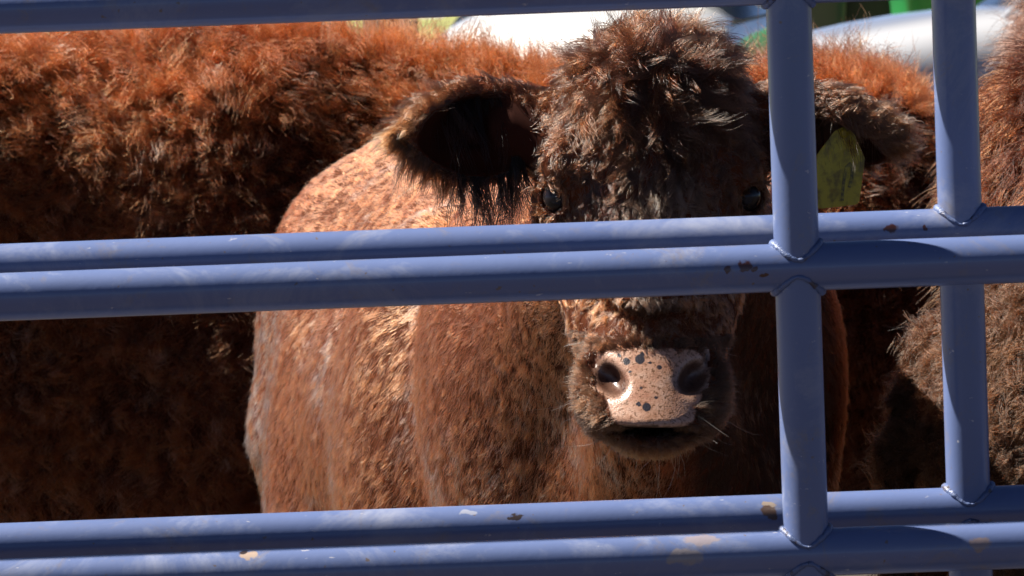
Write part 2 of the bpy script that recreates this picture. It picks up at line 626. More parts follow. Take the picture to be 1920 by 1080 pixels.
def make_gate(name, depth, posts, rails, x0, x1, paint):
    root = empty(name, (0, depth, 0))
    rng = random.Random(3 + int(depth * 10))
    for z in rails:
        bm = bmesh.new()
        n = 60
        add_tube(bm, [(x0 + (x1 - x0) * i / n, 0, z) for i in range(n + 1)], RR, 40)
        bm_obj('rail', bm, [paint], root)
    zl, zh = min(rails), max(rails)
    for x in (x0, x1):
        bm = bmesh.new()
        add_tube(bm, [(x, 0, zl - 0.06), (x, 0, (zl + zh) / 2), (x, 0, zh + 0.03)], RR * 1.08, 40)
        bm_obj('end_post', bm, [paint], root)
    for px in posts:
        for a, b in zip(rails[:-1], rails[1:]):
            bm = bmesh.new()
            add_tube(bm, [(px, 0, a + 0.004), (px, 0, (a + b) / 2), (px, 0, b - 0.004)], RP, 40, caps=False)
            bm_obj('upright', bm, [paint], root)
        for z in rails:                      # weld seams where upright meets rail
            for s in (-1, 1):
                if (s > 0 and z == zh) or (s < 0 and z == zl): continue
                bm = bmesh.new()
                pts, rads = [], []
                for k in range(49):
                    t = 2 * math.pi * k / 48
                    y = -RP * math.cos(t); x = RP * math.sin(t)
                    zz = math.sqrt(max(0, RR * RR - y * y))
                    pts.append((px + x * 1.02, y * 1.02, z + s * (zz + 0.0002 + rng.uniform(-.0004, .0004))))
                    rads.append(0.0022 + 0.0022 * abs(math.sin(t)) ** 3 * rng.uniform(.8, 1.3) + rng.uniform(-.0005, .0009))
                add_tube(bm, pts, rads, 10, caps=False)
                bm_obj('weld_seam', bm, [weld_paint], root)
    return root


D1, D2 = 5.0, 5.157
wk = NT('weld_paint')
wg = wk.n('ShaderNodeNewGeometry').outputs['Position']
wr = wk.ramp(wk.noise(85.0, 5, 0.65, wg), [(0.52, 0.0), (0.64, 0.85)])
wk.bump(wk.noise(320.0, 3, 0.6, wg), 0.7, 0.002)
weld_paint = wk.set(Base_Color=wk.mix(wr, (0.092, 0.13, 0.26), (0.055, 0.035, 0.03)), Roughness=0.4)
ctr = lambda y, d: float(P(960, y, d)[2])
f_mid, f_bot, f_top = ctr(521, D1), ctr(1057, D1), ctr(-18, D1)
sp1 = f_mid - f_bot
r_mid, r_bot = ctr(465, D2), ctr(988.5, D2)
sp2 = r_mid - r_bot
fx = float(P(1496, 540, D1)[0]); rx = float(P(1804, 540, D2)[0])
rust = (0.05, 0.012, 0.01)
chips1 = [(P(1398, 500, D1 - RR), (0.006, 0.007), rust), (P(1413, 506, D1 - RR), (0.004, 0.004), rust),
          (P(1368, 503, D1 - RR), (0.004, 0.004), rust), (P(1438, 512, D1 - RR), (0.004, 0.003), rust),
          (P(1318, 1013, D1 - RR * .6), (0.022, 0.006), (0.22, 0.19, 0.22)),
          (P(470, 1040, D1 - RR * .6), (0.010, 0.004), (0.33, 0.25, 0.2)),
          (P(455, 1034, D1 - RR * .6), (0.006, 0.003), (0.03, 0.02, 0.02)),
          (P(1840, 1020, D1 - RR), (0.012, 0.008), (0.2, 0.16, 0.17)),
          (P(1280, 1045, D1 - RR), (0.02, 0.009), (0.22, 0.2, 0.22))]
chips2 = [(P(1673, 429, D2 - RR), (0.0075, 0.0065), rust), (P(1737, 425, D2 - RR), (0.003, 0.003), rust),
          (P(968, 968, D2 - RR), (0.011, 0.003), (0.03, 0.02, 0.02)),
          (P(1444, 962, D2 - RR), (0.010, 0.008), (0.075, 0.04, 0.025)),
          (P(1440, 945, D2 - RR * .5), (0.007, 0.004), (0.25, 0.2, 0.16)),
          (P(880, 962, D2 - RR * .7), (0.010, 0.003), (0.24, 0.26, 0.34))]
g1 = make_gate('pipe_gate', D1, [fx], [f_bot - sp1 * 2, f_bot - sp1, f_bot, f_mid, f_top], fx - 2.0, fx + 1.0, gate_paint('front_gate_paint', chips1))
tag(g1, 'blue grey pipe gate nearest the viewer, the one in front of the other', 'gate', 'pipe gates in front of the cattle')
g2 = make_gate('pipe_gate', D2, [rx], [r_bot - sp2 * 2, r_bot - sp2, r_bot, r_mid, r_mid + sp2], rx - 2.2, rx + 0.85, gate_paint('rear_gate_paint', chips2))
tag(g2, 'blue grey pipe gate just behind the nearer one, its upright further right', 'gate', 'pipe gates in front of the cattle')

# ------------------------------------------------------------------ the steer that looks out between the rails
E = P(1222, 365, 5.95).astype(np.float32)
MF = Frame((0.035, 7.19, 0.0), math.radians(-74.5), 1.0)
EAR_L = dict(c=(-0.216, 0.085, 0.072), r=(0.098, 0.045, 0.063), rot=rotm(8, -4, 12))
EAR_R = dict(c=(0.214, 0.070, 0.084), r=(0.102, 0.045, 0.060), rot=rotm(52, 12, -10))
NOSTRIL = [((-0.055, -0.180, -0.211), (0.0260, 0.050, 0.0175), rotm(0, 40, 0)), ((-0.0705, -0.165, -0.193), (0.0080, 0.042, 0.0185), rotm(0, -6, 0)),
           ((0.053, -0.180, -0.207), (0.0265, 0.050, 0.0180), rotm(0, -40, 0)), ((0.0685, -0.165, -0.189), (0.0080, 0.042, 0.0190), rotm(0, 6, 0))]
EYES = [(-0.114, -0.006, -0.004), (0.114, -0.005, 0.000)]


def HP(p):
    h = np.asarray(p, np.float32) - E
    return np.stack([h[:, 0] - 0.052 * h[:, 2], h[:, 1], h[:, 2] + 0.052 * h[:, 0]], 1)


def unHP(c): return E + v3(c[0] + 0.052 * c[2], c[1], c[2] - 0.052 * c[0])


def head_sdf(h):
    d = ell(h, (0, 0.05, 0.06), (0.122, 0.12, 0.125))
    d = smin(d, ell(h, (0, -0.02, 0.06), (0.105, 0.062, 0.125)), 0.05)
    d = smin(d, ell(h, (0.0, 0.035, 0.130), (0.080, 0.065, 0.050)), 0.06)
    for s in (-1, 1):
        d = smin(d, ell(h, (s * 0.102, -0.026, 0.040), (0.034, 0.036, 0.032)), 0.025)
        d = smin(d, cone(h, (s * 0.085, 0.05, -0.03), (s * 0.050, -0.045, -0.16), 0.058, 0.048), 0.05)
        d = smin(d, ell(h, (s * 0.054, -0.128, -0.243), (0.036, 0.052, 0.045)), 0.035)
        d = smin(d, cone(h, (s * 0.06, 0.12, -0.06), (s * 0.02, -0.05, -0.24), 0.06, 0.04), 0.05)
        d = smin(d, cone(h, (s * 0.10, 0.08, 0.075), (s * 0.165, 0.085, 0.078), 0.050, 0.042), 0.04)
    d = smin(d, cone(h, (0, -0.02, 0.02), (0, -0.120, -0.17), 0.074, 0.052), 0.05)
    d = smin(d, ell(h, (0, -0.130, -0.210), (0.080, 0.066, 0.056)), 0.04)
    d = smin(d, ell(h, (0, -0.155, -0.222), (0.062, 0.050, 0.048)), 0.02)
    d = smin(d, ell(h, (0, -0.165, -0.250), (0.058, 0.062, 0.026)), 0.03)
    pl = (h - v3(0, -0.199, -0.252)) @ v3(0, -0.83, 0.56) + 4.5 * h[:, 0] ** 2
    pl = np.where((np.abs(h[:, 0]) < 0.11) & (h[:, 1] < -0.08) & (h[:, 2] < -0.12), pl, -1.0)
    for c, r, m in NOSTRIL[::2]:                                       # fleshy rim
        s = -1 if c[0] < 0 else 1
        d = smin(d, ell(h, (c[0] + s * 0.012, c[1] + 0.03, c[2] + 0.006), (0.028, 0.032, 0.029)), 0.025)
    d = -smin(-d, -pl, 0.014)
    # lower lip
    lip = ell(h, (0, -0.112, -0.287), (0.045, 0.060, 0.023))
    d = smin(d, lip, 0.025)
    d = ssub(d, ell(h, (0, -0.185, -0.2745), (0.060, 0.055, 0.0050)), 0.010)
    for c, r, m in NOSTRIL: d = ssub(d, ell(h, c, r, m), 0.010)
    for c in EYES:
        s = -1 if c[0] < 0 else 1
        d = smin(d, ell(h, (c[0] - s * 0.004, c[1] + 0.004, c[2]), (0.030, 0.031, 0.030)), 0.02)
        d = ssub(d, ell(h, (c[0] + s * 0.012, c[1] - 0.016, c[2] - 0.001), (0.022, 0.025, 0.019), rotm(0, s * 18, 0)), 0.009)
    for e in (EAR_L, EAR_R):
        c = np.array(e['c']); R = e['rot']
        q = (h - c.astype(np.float32)) @ R
        s = -1 if c[0] < 0 else 1
        # leaf: narrower to the tip
        q2 = q.copy(); q2[:, 2] *= 1 + 0.35 * np.clip(s * q[:, 0] - 0.02, 0, 1) / 0.11
        outer = ell(q2, (0, 0, 0), e['r'])
        inner = ell(q2, (-s * 0.004, -0.030, -0.002), (e['r'][0] - 0.012, e['r'][1] + 0.006, e['r'][2] - 0.010))
        ear = ssub(outer, inner, 0.008)
        for z0, z1, yy in ((0.026, 0.012, 0.012), (-0.006, -0.010, 0.016), (-0.034, -0.026, 0.010)):   # cartilage ridges
            ear = smin(ear, cone(q2, (-s * 0.075, yy, z0), (s * 0.055, yy - 0.002, z1), 0.007, 0.004), 0.012)
        d = smin(d, ear, 0.022)
    return d


def steer_sdf(p):
    q = MF.inv(p)
    d = body_prims(q, barrel=0.325, top=-0.055, hip=0.245)
    # the folds over rib and shoulder
    d = smin(d, ell(q, (0.14, -0.19, 0.78), (0.19, 0.150, 0.38)), 0.07)
    d = smin(d, ell(q, (-0.36, -0.215, 0.66), (0.21, 0.125, 0.42)), 0.05)
    b0 = MF.fwd((0.50, 0, 0.98)); b1 = MF.fwd((0.62, 0, 0.74))
    d = smin(d, cone(p, b0, E + v3(0, 0.15, -0.01), 0.25, 0.13), 0.12)
    d = smin(d, cone(p, b1, E + v3(0, 0.10, -0.20), 0.13, 0.075), 0.08)
    h = HP(p)
    near = (np.abs(h[:, 0]) < 0.42) & (h[:, 1] < 0.45) & (np.abs(h[:, 2]) < 0.45)
    if near.any():
        hd = head_sdf(h[near])
        d[near] = smin(d[near], hd, 0.06)
    return d


def fine_axes(f):
    x0, y0, z0 = E
    xs = axis(-0.75, 0.80, 0.02, (x0 - 0.36, x0 + 0.36), 0.0042)
    ys = axis(y0 - 0.26, 8.30, 0.022, (y0 - 0.26, y0 + 0.17), 0.0042)
    zs = axis(-0.06, 1.50, 0.02, (z0 - 0.34, z0 + 0.24), 0.0042)
    return xs, ys, zs


V, Q = surface_nets(steer_sdf, *fine_axes(steer_sdf))
steer = empty('steer', tuple(MF.o))
tag(steer, 'reddish tan steer with dirty shaggy brown head looking straight out between the gate rails', 'cow', 'cattle behind the gates')
off = MF.o.copy()
me = np_mesh('body', V - off, Q)
H = HP(V)


def sm(a, lo, hi): return np.clip((a - lo) / (hi - lo), 0, 1)


def bare_mask(H):
    r = (np.abs(H[:, 0]) / (0.052 + 0.019 * sm(H[:, 2], -0.245, -0.205))) ** 4 + (np.abs(H[:, 2] + 0.224) / 0.046) ** 4
    m = sm(-r, -1.45, -0.75) * (H[:, 1] < -0.13)
    for c, rr, m_ in NOSTRIL:
        m = np.maximum(m, sm(-ell(H, c, rr, m_), -0.008, -0.003) * (H[:, 1] < -0.12) * (np.abs(H[:, 0]) < 0.068))
    return m


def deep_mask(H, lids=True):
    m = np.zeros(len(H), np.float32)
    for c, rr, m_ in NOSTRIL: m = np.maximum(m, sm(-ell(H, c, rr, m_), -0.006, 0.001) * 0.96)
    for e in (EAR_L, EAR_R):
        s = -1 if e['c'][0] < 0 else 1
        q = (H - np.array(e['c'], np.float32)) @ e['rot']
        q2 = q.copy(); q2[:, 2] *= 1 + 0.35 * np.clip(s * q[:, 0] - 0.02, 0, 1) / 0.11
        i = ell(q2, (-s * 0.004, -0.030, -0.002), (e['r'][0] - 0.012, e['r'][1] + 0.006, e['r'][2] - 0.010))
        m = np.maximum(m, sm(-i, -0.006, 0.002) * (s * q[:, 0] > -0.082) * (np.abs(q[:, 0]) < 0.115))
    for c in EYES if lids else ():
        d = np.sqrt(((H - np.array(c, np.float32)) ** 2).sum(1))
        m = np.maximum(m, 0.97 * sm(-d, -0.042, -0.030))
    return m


def mouth_mask(H):
    return ((H[:, 2] < -0.266) & (H[:, 1] < -0.14) & (H[:, 2] > -0.285) & (np.abs(H[:, 0]) < 0.062)).astype(np.float32)


set_attr(me, 'bare', bare_mask(H))
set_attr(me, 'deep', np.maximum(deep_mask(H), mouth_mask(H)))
spot = np.zeros(len(H), np.float32)
for (sx, sy, r) in ((1201, 678, .0068), (1176, 682, .0052), (1218, 684, .003), (1212, 762, .0062), (1184, 700, .003), (1196, 757, .0035), (1163, 672, .003),
                    (1232, 745, .003), (1270, 660, .0032), (1208, 655, .004), (1205, 668, .003)):
    w = P(sx, sy, 5.765)
    d = np.sqrt((V[:, 0] - w[0]) ** 2 + (V[:, 2] - w[2]) ** 2)
    spot = np.maximum(spot, sm(-d, -r * 1.25, -r * 0.45) * (H[:, 1] < -0.1))
set_attr(me, 'spot', spot)
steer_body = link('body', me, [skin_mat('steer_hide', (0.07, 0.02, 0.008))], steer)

k = NT('eye'); eye_mat = k.set(Base_Color=(0.008, 0.006, 0.008), Roughness=0.22, Specular_IOR_Level=0.3, Coat_Weight=0.0)
for c in EYES:
    bm = bmesh.new()
    bmesh.ops.create_uvsphere(bm, u_segments=32, v_segments=20, radius=0.0205)
    bm_obj('eye', bm, [eye_mat], steer, loc=tuple(unHP(c) - off))



def sub_off(o):
    """hair positions are in world space; shift them under the parent's origin"""
    o.location = tuple(-np.array(o.parent.location))
    return o


def head_tint(p, rng):
    h = HP(p)
    n = len(p)
    nz = vnoise(p, 22, 11)
    dark = np.array((0.020, 0.0065, 0.003)); tan = np.array((0.082, 0.027, 0.010)); org = np.array((0.38, 0.095, 0.03)); gry = np.array((0.24, 0.13, 0.08))
    f = (0.40 + 0.40 * nz[:, 0] + 0.22 * rng.normal(size=n)).clip(0, 1)[:, None]
    c = dark * (1 - f) + tan * f
    # paler blaze between the eyes, its colour lightened further as painted sunlight
    b = (sm(-np.abs(h[:, 0] - 0.01), -0.05, -0.025) * sm(-h[:, 2], -0.06, 0.0))[:, None] * 0.8
    c = c * (1 - b) + gry * b
    # orange cheeks
    ck = (sm(-h[:, 2], 0.07, 0.11) * sm(np.abs(h[:, 0]), 0.022, 0.045))[:, None] * sm(-h[:, 2], -1, 0.3)[:, None]
    c = c * (1 - ck) + org * ck
    # dark hair round the nose
    mz = (sm(-h[:, 1], 0.095, 0.125) * sm(-h[:, 2], 0.155, 0.18))[:, None]
    c = c * (1 - mz) + (np.array((0.045, 0.019, 0.009)) * (1 + 0.5 * nz[:, 1:2])) * mz
    # ears
    e = sm(np.abs(h[:, 0]), 0.13, 0.17)[:, None]
    tip = sm(np.abs(h[:, 0]), 0.20, 0.33)[:, None]
    ec = np.array((0.050, 0.016, 0.007)) * (1 - tip) + np.array((0.13, 0.046, 0.017)) * tip
    c = c * (1 - e) + ec * e
    return c


def head_flow(p, n):
    h = HP(p)
    up = sm(h[:, 2], 0.11, 0.19)[:, None]
    low = sm(-h[:, 2], -0.02, 0.08)[:, None]
    sx = np.sign(h[:, 0])[:, None]
    d_mid = np.concatenate([h[:, :1] * 5.0 + 0.15, np.zeros((len(p), 1)) - 0.2, -0.9 * np.ones((len(p), 1))], 1)
    d_up = np.concatenate([h[:, :1] * 7.0 + 0.25, 0.25 * np.ones((len(p), 1)), 0.55 * np.ones((len(p), 1))], 1)
    d_low = np.concatenate([h[:, :1] * 3.0, np.zeros((len(p), 1)), -np.ones((len(p), 1))], 1)
    f = d_mid * (1 - up) * (1 - low) + d_up * up + d_low * low
    f = f + vnoise(p, 26, 3) * 0.55 * (1 - low)
    # whorl of brow hair turns outwards above each eye
    br = (sm(np.abs(h[:, 0]), 0.06, 0.09) * sm(-np.abs(h[:, 2] - 0.06), -0.08, -0.03))[:, None]
    f = f * (1 - 0.6 * br) + np.concatenate([sx * 0.7, 0.2 * np.ones_like(sx), -0.7 * np.ones_like(sx)], 1) * 0.6 * br
    e = sm(np.abs(h[:, 0]), 0.135, 0.17)[:, None]
    fe = np.concatenate([sx * 0.9, np.zeros_like(sx), -0.15 + (h[:, 2:3] - 0.075) * 6.0], 1)
    return f * (1 - e) + fe * e


def head_len(p):
    h = HP(p)
    crown = sm(h[:, 2], 0.055, 0.12) * sm(-np.abs(h[:, 0]), -0.115, -0.075)
    lock = sm(-np.abs(h[:, 0] - 0.005), -0.062, -0.03) * sm(h[:, 2], -0.09, -0.02)
    L = 0.0105 + 0.021 * crown + 0.011 * lock * (1 - crown)
    L = L - 0.003 * sm(-h[:, 1], 0.08, 0.12) * sm(-h[:, 2], 0.12, 0.17)
    e = sm(np.abs(h[:, 0]), 0.14, 0.18)
    tip = sm(np.abs(h[:, 0]), 0.22, 0.32)
    return L * (1 - e) + (0.013 + 0.010 * tip) * e


def head_lift(p, n):
    h = HP(p)
    l = 0.15 + 0.30 * sm(h[:, 2], 0.12, 0.19) - 0.15 * sm(-h[:, 2], 0.05, 0.12)
    e = sm(np.abs(h[:, 0]), 0.14, 0.18)
    return l * (1 - e) + 0.20 * e


vw = visible_weight(steer_sdf)


def near_eye(h):
    m = np.ones(len(h))
    for c in EYES:
        s = -1 if c[0] < 0 else 1
        d = np.sqrt(((h - np.array(c, np.float32) - v3(s * 0.010, -0.012, 0)) ** 2 * np.array((1, 1, 1.5))).sum(1))
        m *= (d > 0.0215)
        up = ((np.abs(h[:, 0] - c[0]) < 0.034) & (h[:, 2] > c[2]) & (h[:, 2] < c[2] + 0.055))
        m *= np.where(up, 0.9, 1)
    return m


def head_weight(p):
    h = HP(p)
    keep = (h[:, 1] < 0.20) & (np.abs(h[:, 0]) < 0.36) & (h[:, 2] > -0.36)
    keep &= ~((h[:, 1] > 0.10) & (h[:, 2] < -0.02))
    keep &= (bare_mask(h) < 0.4) & (deep_mask(h, False) < 0.35) & (mouth_mask(h) < 0.5)
    w = np.zeros(len(p))
    i = np.where(keep)[0]
    w[i] = vw(p[i]) * near_eye(h[i])
    return w * (1 + 0.8 * sm(np.abs(h[:, 0]), 0.15, 0.2))


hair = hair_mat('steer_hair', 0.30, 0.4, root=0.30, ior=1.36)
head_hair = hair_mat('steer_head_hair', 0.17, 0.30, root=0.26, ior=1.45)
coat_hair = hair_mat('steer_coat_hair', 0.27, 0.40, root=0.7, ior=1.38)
rng0 = np.random.default_rng(7)
c_head = tri_sample(V, Q, int(5600 * HD), head_weight, rng0)
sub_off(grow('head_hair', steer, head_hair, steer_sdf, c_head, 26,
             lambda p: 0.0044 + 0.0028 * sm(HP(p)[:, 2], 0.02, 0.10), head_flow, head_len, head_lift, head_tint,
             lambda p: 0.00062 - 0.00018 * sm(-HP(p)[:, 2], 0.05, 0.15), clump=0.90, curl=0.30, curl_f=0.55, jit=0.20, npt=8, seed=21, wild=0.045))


# short hair round the nose, dark with pale tips, and a few whiskers
def muzzle_weight(p):
    h = HP(p)
    keep = (h[:, 1] < -0.055) & (h[:, 2] < -0.168) & (bare_mask(h) < 0.62 + 0.2 * vnoise(p, 90, 8)[:, 0]) & (deep_mask(h) < 0.4)
    w = np.zeros(len(p)); i = np.where(keep)[0]
    w[i] = vw(p[i])
    return w


def muzzle_flow(p, n):
    h = HP(p)
    return np.stack([h[:, 0] * 7, np.full(len(p), 0.7), (h[:, 2] + 0.215) * 5 - 0.25], 1).astype(np.float32)


def muzzle_tint(p, rng):
    h = HP(p)
    f = (0.25 + 0.5 * vnoise(p, 30, 77)[:, 0] + 0.35 * rng.normal(size=len(p))).clip(0, 1)[:, None]
    c = np.array((0.026, 0.011, 0.006)) * (1 - f) + np.array((0.10, 0.045, 0.022)) * f
    o = (sm(-h[:, 2], 0.29, 0.315) * 0.8)[:, None]
    return c * (1 - o) + np.array((0.24, 0.09, 0.03)) * o


c_mz = tri_sample(V, Q, int(4200 * HD), muzzle_weight, rng0)
sub_off(grow('muzzle_hair', steer, hair, steer_sdf, c_mz, 9, 0.0022, muzzle_flow, 0.0095, 0.42, muzzle_tint, 0.00042,
             clump=0.6, curl=0.05, jit=0.12, npt=5, seed=27, wild=0.10))
sub_off(grow('whiskers', steer, hair, steer_sdf, tri_sample(V, Q, 46, muzzle_weight, rng0), 1, 0.001, muzzle_flow, 0.042, 0.9,
             lambda p, r: np.full((len(p), 3), 0.25), 0.00032, clump=0, curl=0.2, curl_f=0.3, jit=0.3, npt=6, seed=28, wild=0.1))


# the long fringe under the ear that hangs over the flank, and under the ear with the tag
def fringe(name, pts, n, per, L, col, seed, dirv):
    rng = np.random.default_rng(seed)
    pts = np.array(pts, np.float32)
    t = rng.random(n) * (len(pts) - 1)
    i = np.minimum(t.astype(int), len(pts) - 2)
    c = pts[i] + (pts[i + 1] - pts[i]) * (t - i)[:, None]
    c = snap(steer_sdf, (c + rng.normal(size=c.shape) * 0.004).astype(np.float32), 4)
    return sub_off(grow(name, steer, hair, steer_sdf, c, per, 0.0022,
                        lambda p, nn: np.tile(v3(*dirv), (len(p), 1)), L, 0.5,
                        lambda p, r: np.array(col) * (1 + 0.4 * r.normal(size=(len(p), 1))).clip(0.3, 2),
                        0.0007, clump=0.92, curl=0.10, curl_f=0.6, jit=0.16, droop=0.0, npt=8, seed=seed, wild=0.05, raw=dirv))


L0 = lambda px, py, dy=0.0: P(px, py, E[1] + 0.05 + dy)
fringe('ear_fringe', [L0(868, 330), L0(920, 335), L0(968, 318)], 48, 12, 0.060, (0.008, 0.005, 0.004), 31, (0.10, -0.1, -1))
fringe('ear_fringe', [L0(800, 185, .03), L0(860, 180, .03), L0(930, 192, .03), L0(985, 220, .03)], 26, 12, 0.066, (0.016, 0.006, 0.004), 36, (0.12, -0.22, -1))
fringe('ear_fringe', [L0(750, 280), L0(800, 312), L0(868, 332)], 90, 10, 0.028, (0.10, 0.038, 0.015), 32, (-0.35, 0, -1))
fringe('ear_fringe', [L0(735, 205), L0(738, 240), L0(750, 280)], 70, 10, 0.026, (0.11, 0.042, 0.016), 33, (-1, 0, -0.45))
fringe('ear_fringe', [L0(1480, 165), L0(1540, 160), L0(1610, 168), L0(1670, 190)], 150, 14, 0.046, (0.070, 0.028, 0.014), 34, (0.30, -0.35, -0.8))
fringe('ear_fringe', [L0(1530, 195), L0(1560, 205), L0(1600, 215)], 50, 12, 0.042, (0.060, 0.024, 0.012), 35, (0.05, -0.35, -1))


# short coat of the body
def coat_tint(p, rng):
    n = len(p)
    nz = vnoise(p, 9, 41)
    px, py = project(p)
    a = np.array((0.60, 0.112, 0.034)); b = np.array((0.46, 0.080, 0.026)); g = np.array((0.62, 0.40, 0.30))
    f = (0.5 + 0.40 * nz[:, 0] + 0.15 * rng.normal(size=n)).clip(0, 1)[:, None]
    c = a * (1 - f) + b * f
    q = MF.inv(p)
    wv = (np.maximum(sm(nz[:, 1], 0.45, 0.9) * 0.6, 0.8 * sm(-q[:, 0], 0.33, 0.42) * (q[:, 2] < 1.0)) * (rng.random(n) < 0.5))[:, None]
    c = c * (1 - wv) + g * wv
    neck_shade = (sm(q[:, 0], 0.45, 0.65) * sm(p[:, 0] - E[0], -0.04, 0.06))[:, None]  # shade right of the head, painted into the neck and chest fur
    c = c * (1 - neck_shade) + np.array((0.016, 0.006, 0.004)) * neck_shade
    wv = (sm(nz[:, 2], 0.0, 0.6) * sm(-p[:, 2], -1.0, -0.85) * 0.7 * (rng.random(n) < 0.17))[:, None]  # white glints on the lower flank, painted as scattered pale clumps
    c = c * (1 - wv) + g * wv
    return c


def coat_flow(p, n):
    back = -MF.vec((1, 0, 0))
    f = 0.55 * back + v3(-0.12, 0, -1.0)
    q = MF.inv(p)
    t = sm(q[:, 2], 0.95, 1.15)[:, None]
    return f * (1 - t) + (back + v3(-0.25, 0, -0.2)) * t + vnoise(p, 14, 9) * 0.15


def coat_weight(p):
    h = HP(p)
    body = ((h[:, 1] > 0.10) & (h[:, 2] < 0.0)) | (h[:, 1] > 0.19)
    w = np.zeros(len(p))
    i = np.where(body)[0]
    w[i] = vw(p[i])
    return w * (0.35 + 0.65 * (p[:, 2] > 0.6))


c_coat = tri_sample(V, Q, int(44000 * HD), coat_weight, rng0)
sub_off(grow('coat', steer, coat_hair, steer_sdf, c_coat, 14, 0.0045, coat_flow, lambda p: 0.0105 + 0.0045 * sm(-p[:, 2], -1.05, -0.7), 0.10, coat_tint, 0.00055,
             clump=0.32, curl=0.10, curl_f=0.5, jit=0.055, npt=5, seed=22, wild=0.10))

# ------------------------------------------------------------------ yellow ear tag
k = NT('tag_plastic')
g = k.n('ShaderNodeTexCoord').outputs['Object']
dirt = k.ramp(k.noise(55, 6, 0.7, g), [(0.46, 0.0), (0.62, 0.85)])
tag_mat = k.set(Base_Color=k.mix(dirt, (0.55, 0.46, 0.03), (0.10, 0.07, 0.015)), Roughness=0.35)
tr = k.n('ShaderNodeBsdfTranslucent'); tr.inputs['Color'].default_value = (0.50, 0.42, 0.03, 1)
mx = k.n('ShaderNodeMixShader'); mx.inputs[0].default_value = 0.45
k.l(k.b.outputs[0], mx.inputs[1]); k.l(tr.outputs[0], mx.inputs[2]); k.l(mx.outputs[0], k.out.inputs['Surface'])
TD = float(E[1]) + 0.015
tp = np.array([P(x, y, TD) for x, y in ((1588, 236), (1604, 248), (1626, 298), (1612, 379), (1606, 384), (1532, 391), (1524, 387), (1520, 300), (1566, 246))])
to = tp.mean(0)
bm = bmesh.new()
fr = [bm.verts.new(Vector(p - to) + Vector((0, -0.001, 0))) for p in tp]
bk = [bm.verts.new(Vector(p - to) + Vector((0, 0.001, 0))) for p in tp]
bm.faces.new(fr); bm.faces.new(bk[::-1])
for i in range(len(fr)): bm.faces.new((fr[i], bk[i], bk[(i + 1) % len(fr)], fr[(i + 1) % len(fr)]))
bmesh.ops.bevel(bm, geom=list(bm.edges), offset=0.0007, segments=2, affect='EDGES')
root = empty('ear_tag', tuple(to), 0.0)
root.rotation_euler = (math.radians(-4), 0, math.radians(18))
tag(root, 'dirty yellow plastic ear tag with worn black mark hanging beside the upright', 'ear tag')
bm_obj('tag_plate', bm, [tag_mat], root, smooth=False)
k = NT('tag_ink')
g = k.n('ShaderNodeTexCoord').outputs['Object']
ink = k.set(Base_Color=k.mix(k.ramp(k.noise(160, 5, 0.7, g), [(0.42, 0.0), (0.6, 1.0)]), (0.06, 0.05, 0.012), (0.26, 0.22, 0.02)), Roughness=0.6)
# the worn glyph: a dark patch with two yellow windows
bm = bmesh.new()
toL = lambda x, y: Vector(P(x, y, TD) - to) + Vector((0, -0.0016, 0))
outer = [(1572, 310), (1590, 300), (1606, 306), (1614, 330), (1609, 372), (1592, 376), (1574, 372), (1570, 348)]
strokes = [[(1577, 374), (1579, 352), (1583, 330), (1587, 314), (1594, 308), (1599, 316), (1597, 334), (1592, 350)]]
for st, w in zip(strokes, (0.0036, 0.0046)):
    pts = [toL(*s) for s in st]
    for a, b in zip(pts[:-1], pts[1:]):
        d = (b - a).normalized(); nrm = Vector((-d.z, 0, d.x)) * w * 0.6
        e = d * w * 0.4
        bm.faces.new([bm.verts.new(v) for v in (a - nrm - e, b - nrm + e, b + nrm + e, a + nrm - e)])
for i_, vtx in enumerate(bm.verts): vtx.co.y -= 0.00001 * (i_ // 4)
bm_obj('printed_mark', bm, [ink], root, smooth=False)
bm = bmesh.new()
bmesh.ops.create_cone(bm, cap_ends=True, segments=24, radius1=0.007, radius2=0.005, depth=0.006, matrix=Matrix.Translation(toL(1585, 250)) @ Matrix.Rotation(math.pi / 2, 4, 'X'))
bm_obj('stud', bm, [tag_mat], root)


# ------------------------------------------------------------------ the other cattle
def make_cow(name, label, frame, top, nod, turn, under, step=0.026, belly=False):
    bw = 0.39 if belly else 0.34
    def f(p):
        q = frame.inv(p)
        d = smin(body_prims(q, barrel=bw, top=top), generic_head(q, nod, turn), 0.12)
        if belly: d = smin(d, ell(q, (-0.05, 0, 0.74), (0.66, 0.44, 0.40)), 0.12)
        if belly: d = smin(d, ell(q, (0.46, 0, 1.075), (0.56, 0.17, 0.23)), 0.1)
        if belly: d = smin(d, ell(q, (0.62, 0, 0.68), (0.50, 0.24, 0.34)), 0.1)
        return d * frame.s
    cs = frame.fwd([(x, y, z) for x in (-1.05, 1.6) for y in (-0.5, 0.5) for z in (0, 1.5)])
    lo, hi = cs.min(0), cs.max(0)
    V, Q = surface_nets(f, axis(lo[0], hi[0], step), axis(lo[1], hi[1], step), axis(-0.06, hi[2], step))
    root = empty(name, tuple(frame.o))
    tag(root, label, 'cow', 'cattle behind the gates')
    me = np_mesh('body', V - frame.o, Q)
    for a in ('bare', 'deep', 'spot'): set_attr(me, a, np.zeros(len(V)))
    link('body', me, [skin_mat(name + '_hide', under)], root)
    return root, f, V, Q


def mixtint(a, b, seed, scale=14, var=0.25, pale=None):
    a, b = np.array(a), np.array(b)
    def t(p, rng):
        nz = vnoise(p, scale, seed)
        f = (0.5 + 0.45 * nz[:, 0] + var * rng.normal(size=len(p))).clip(0, 1)[:, None]
        c = a * (1 - f) + b * f
        if pale is not None:
            m = (rng.random(len(p)) < 0.08)[:, None] * 0.7
            c = c * (1 - m) + np.array(pale) * m
        return c
    return t


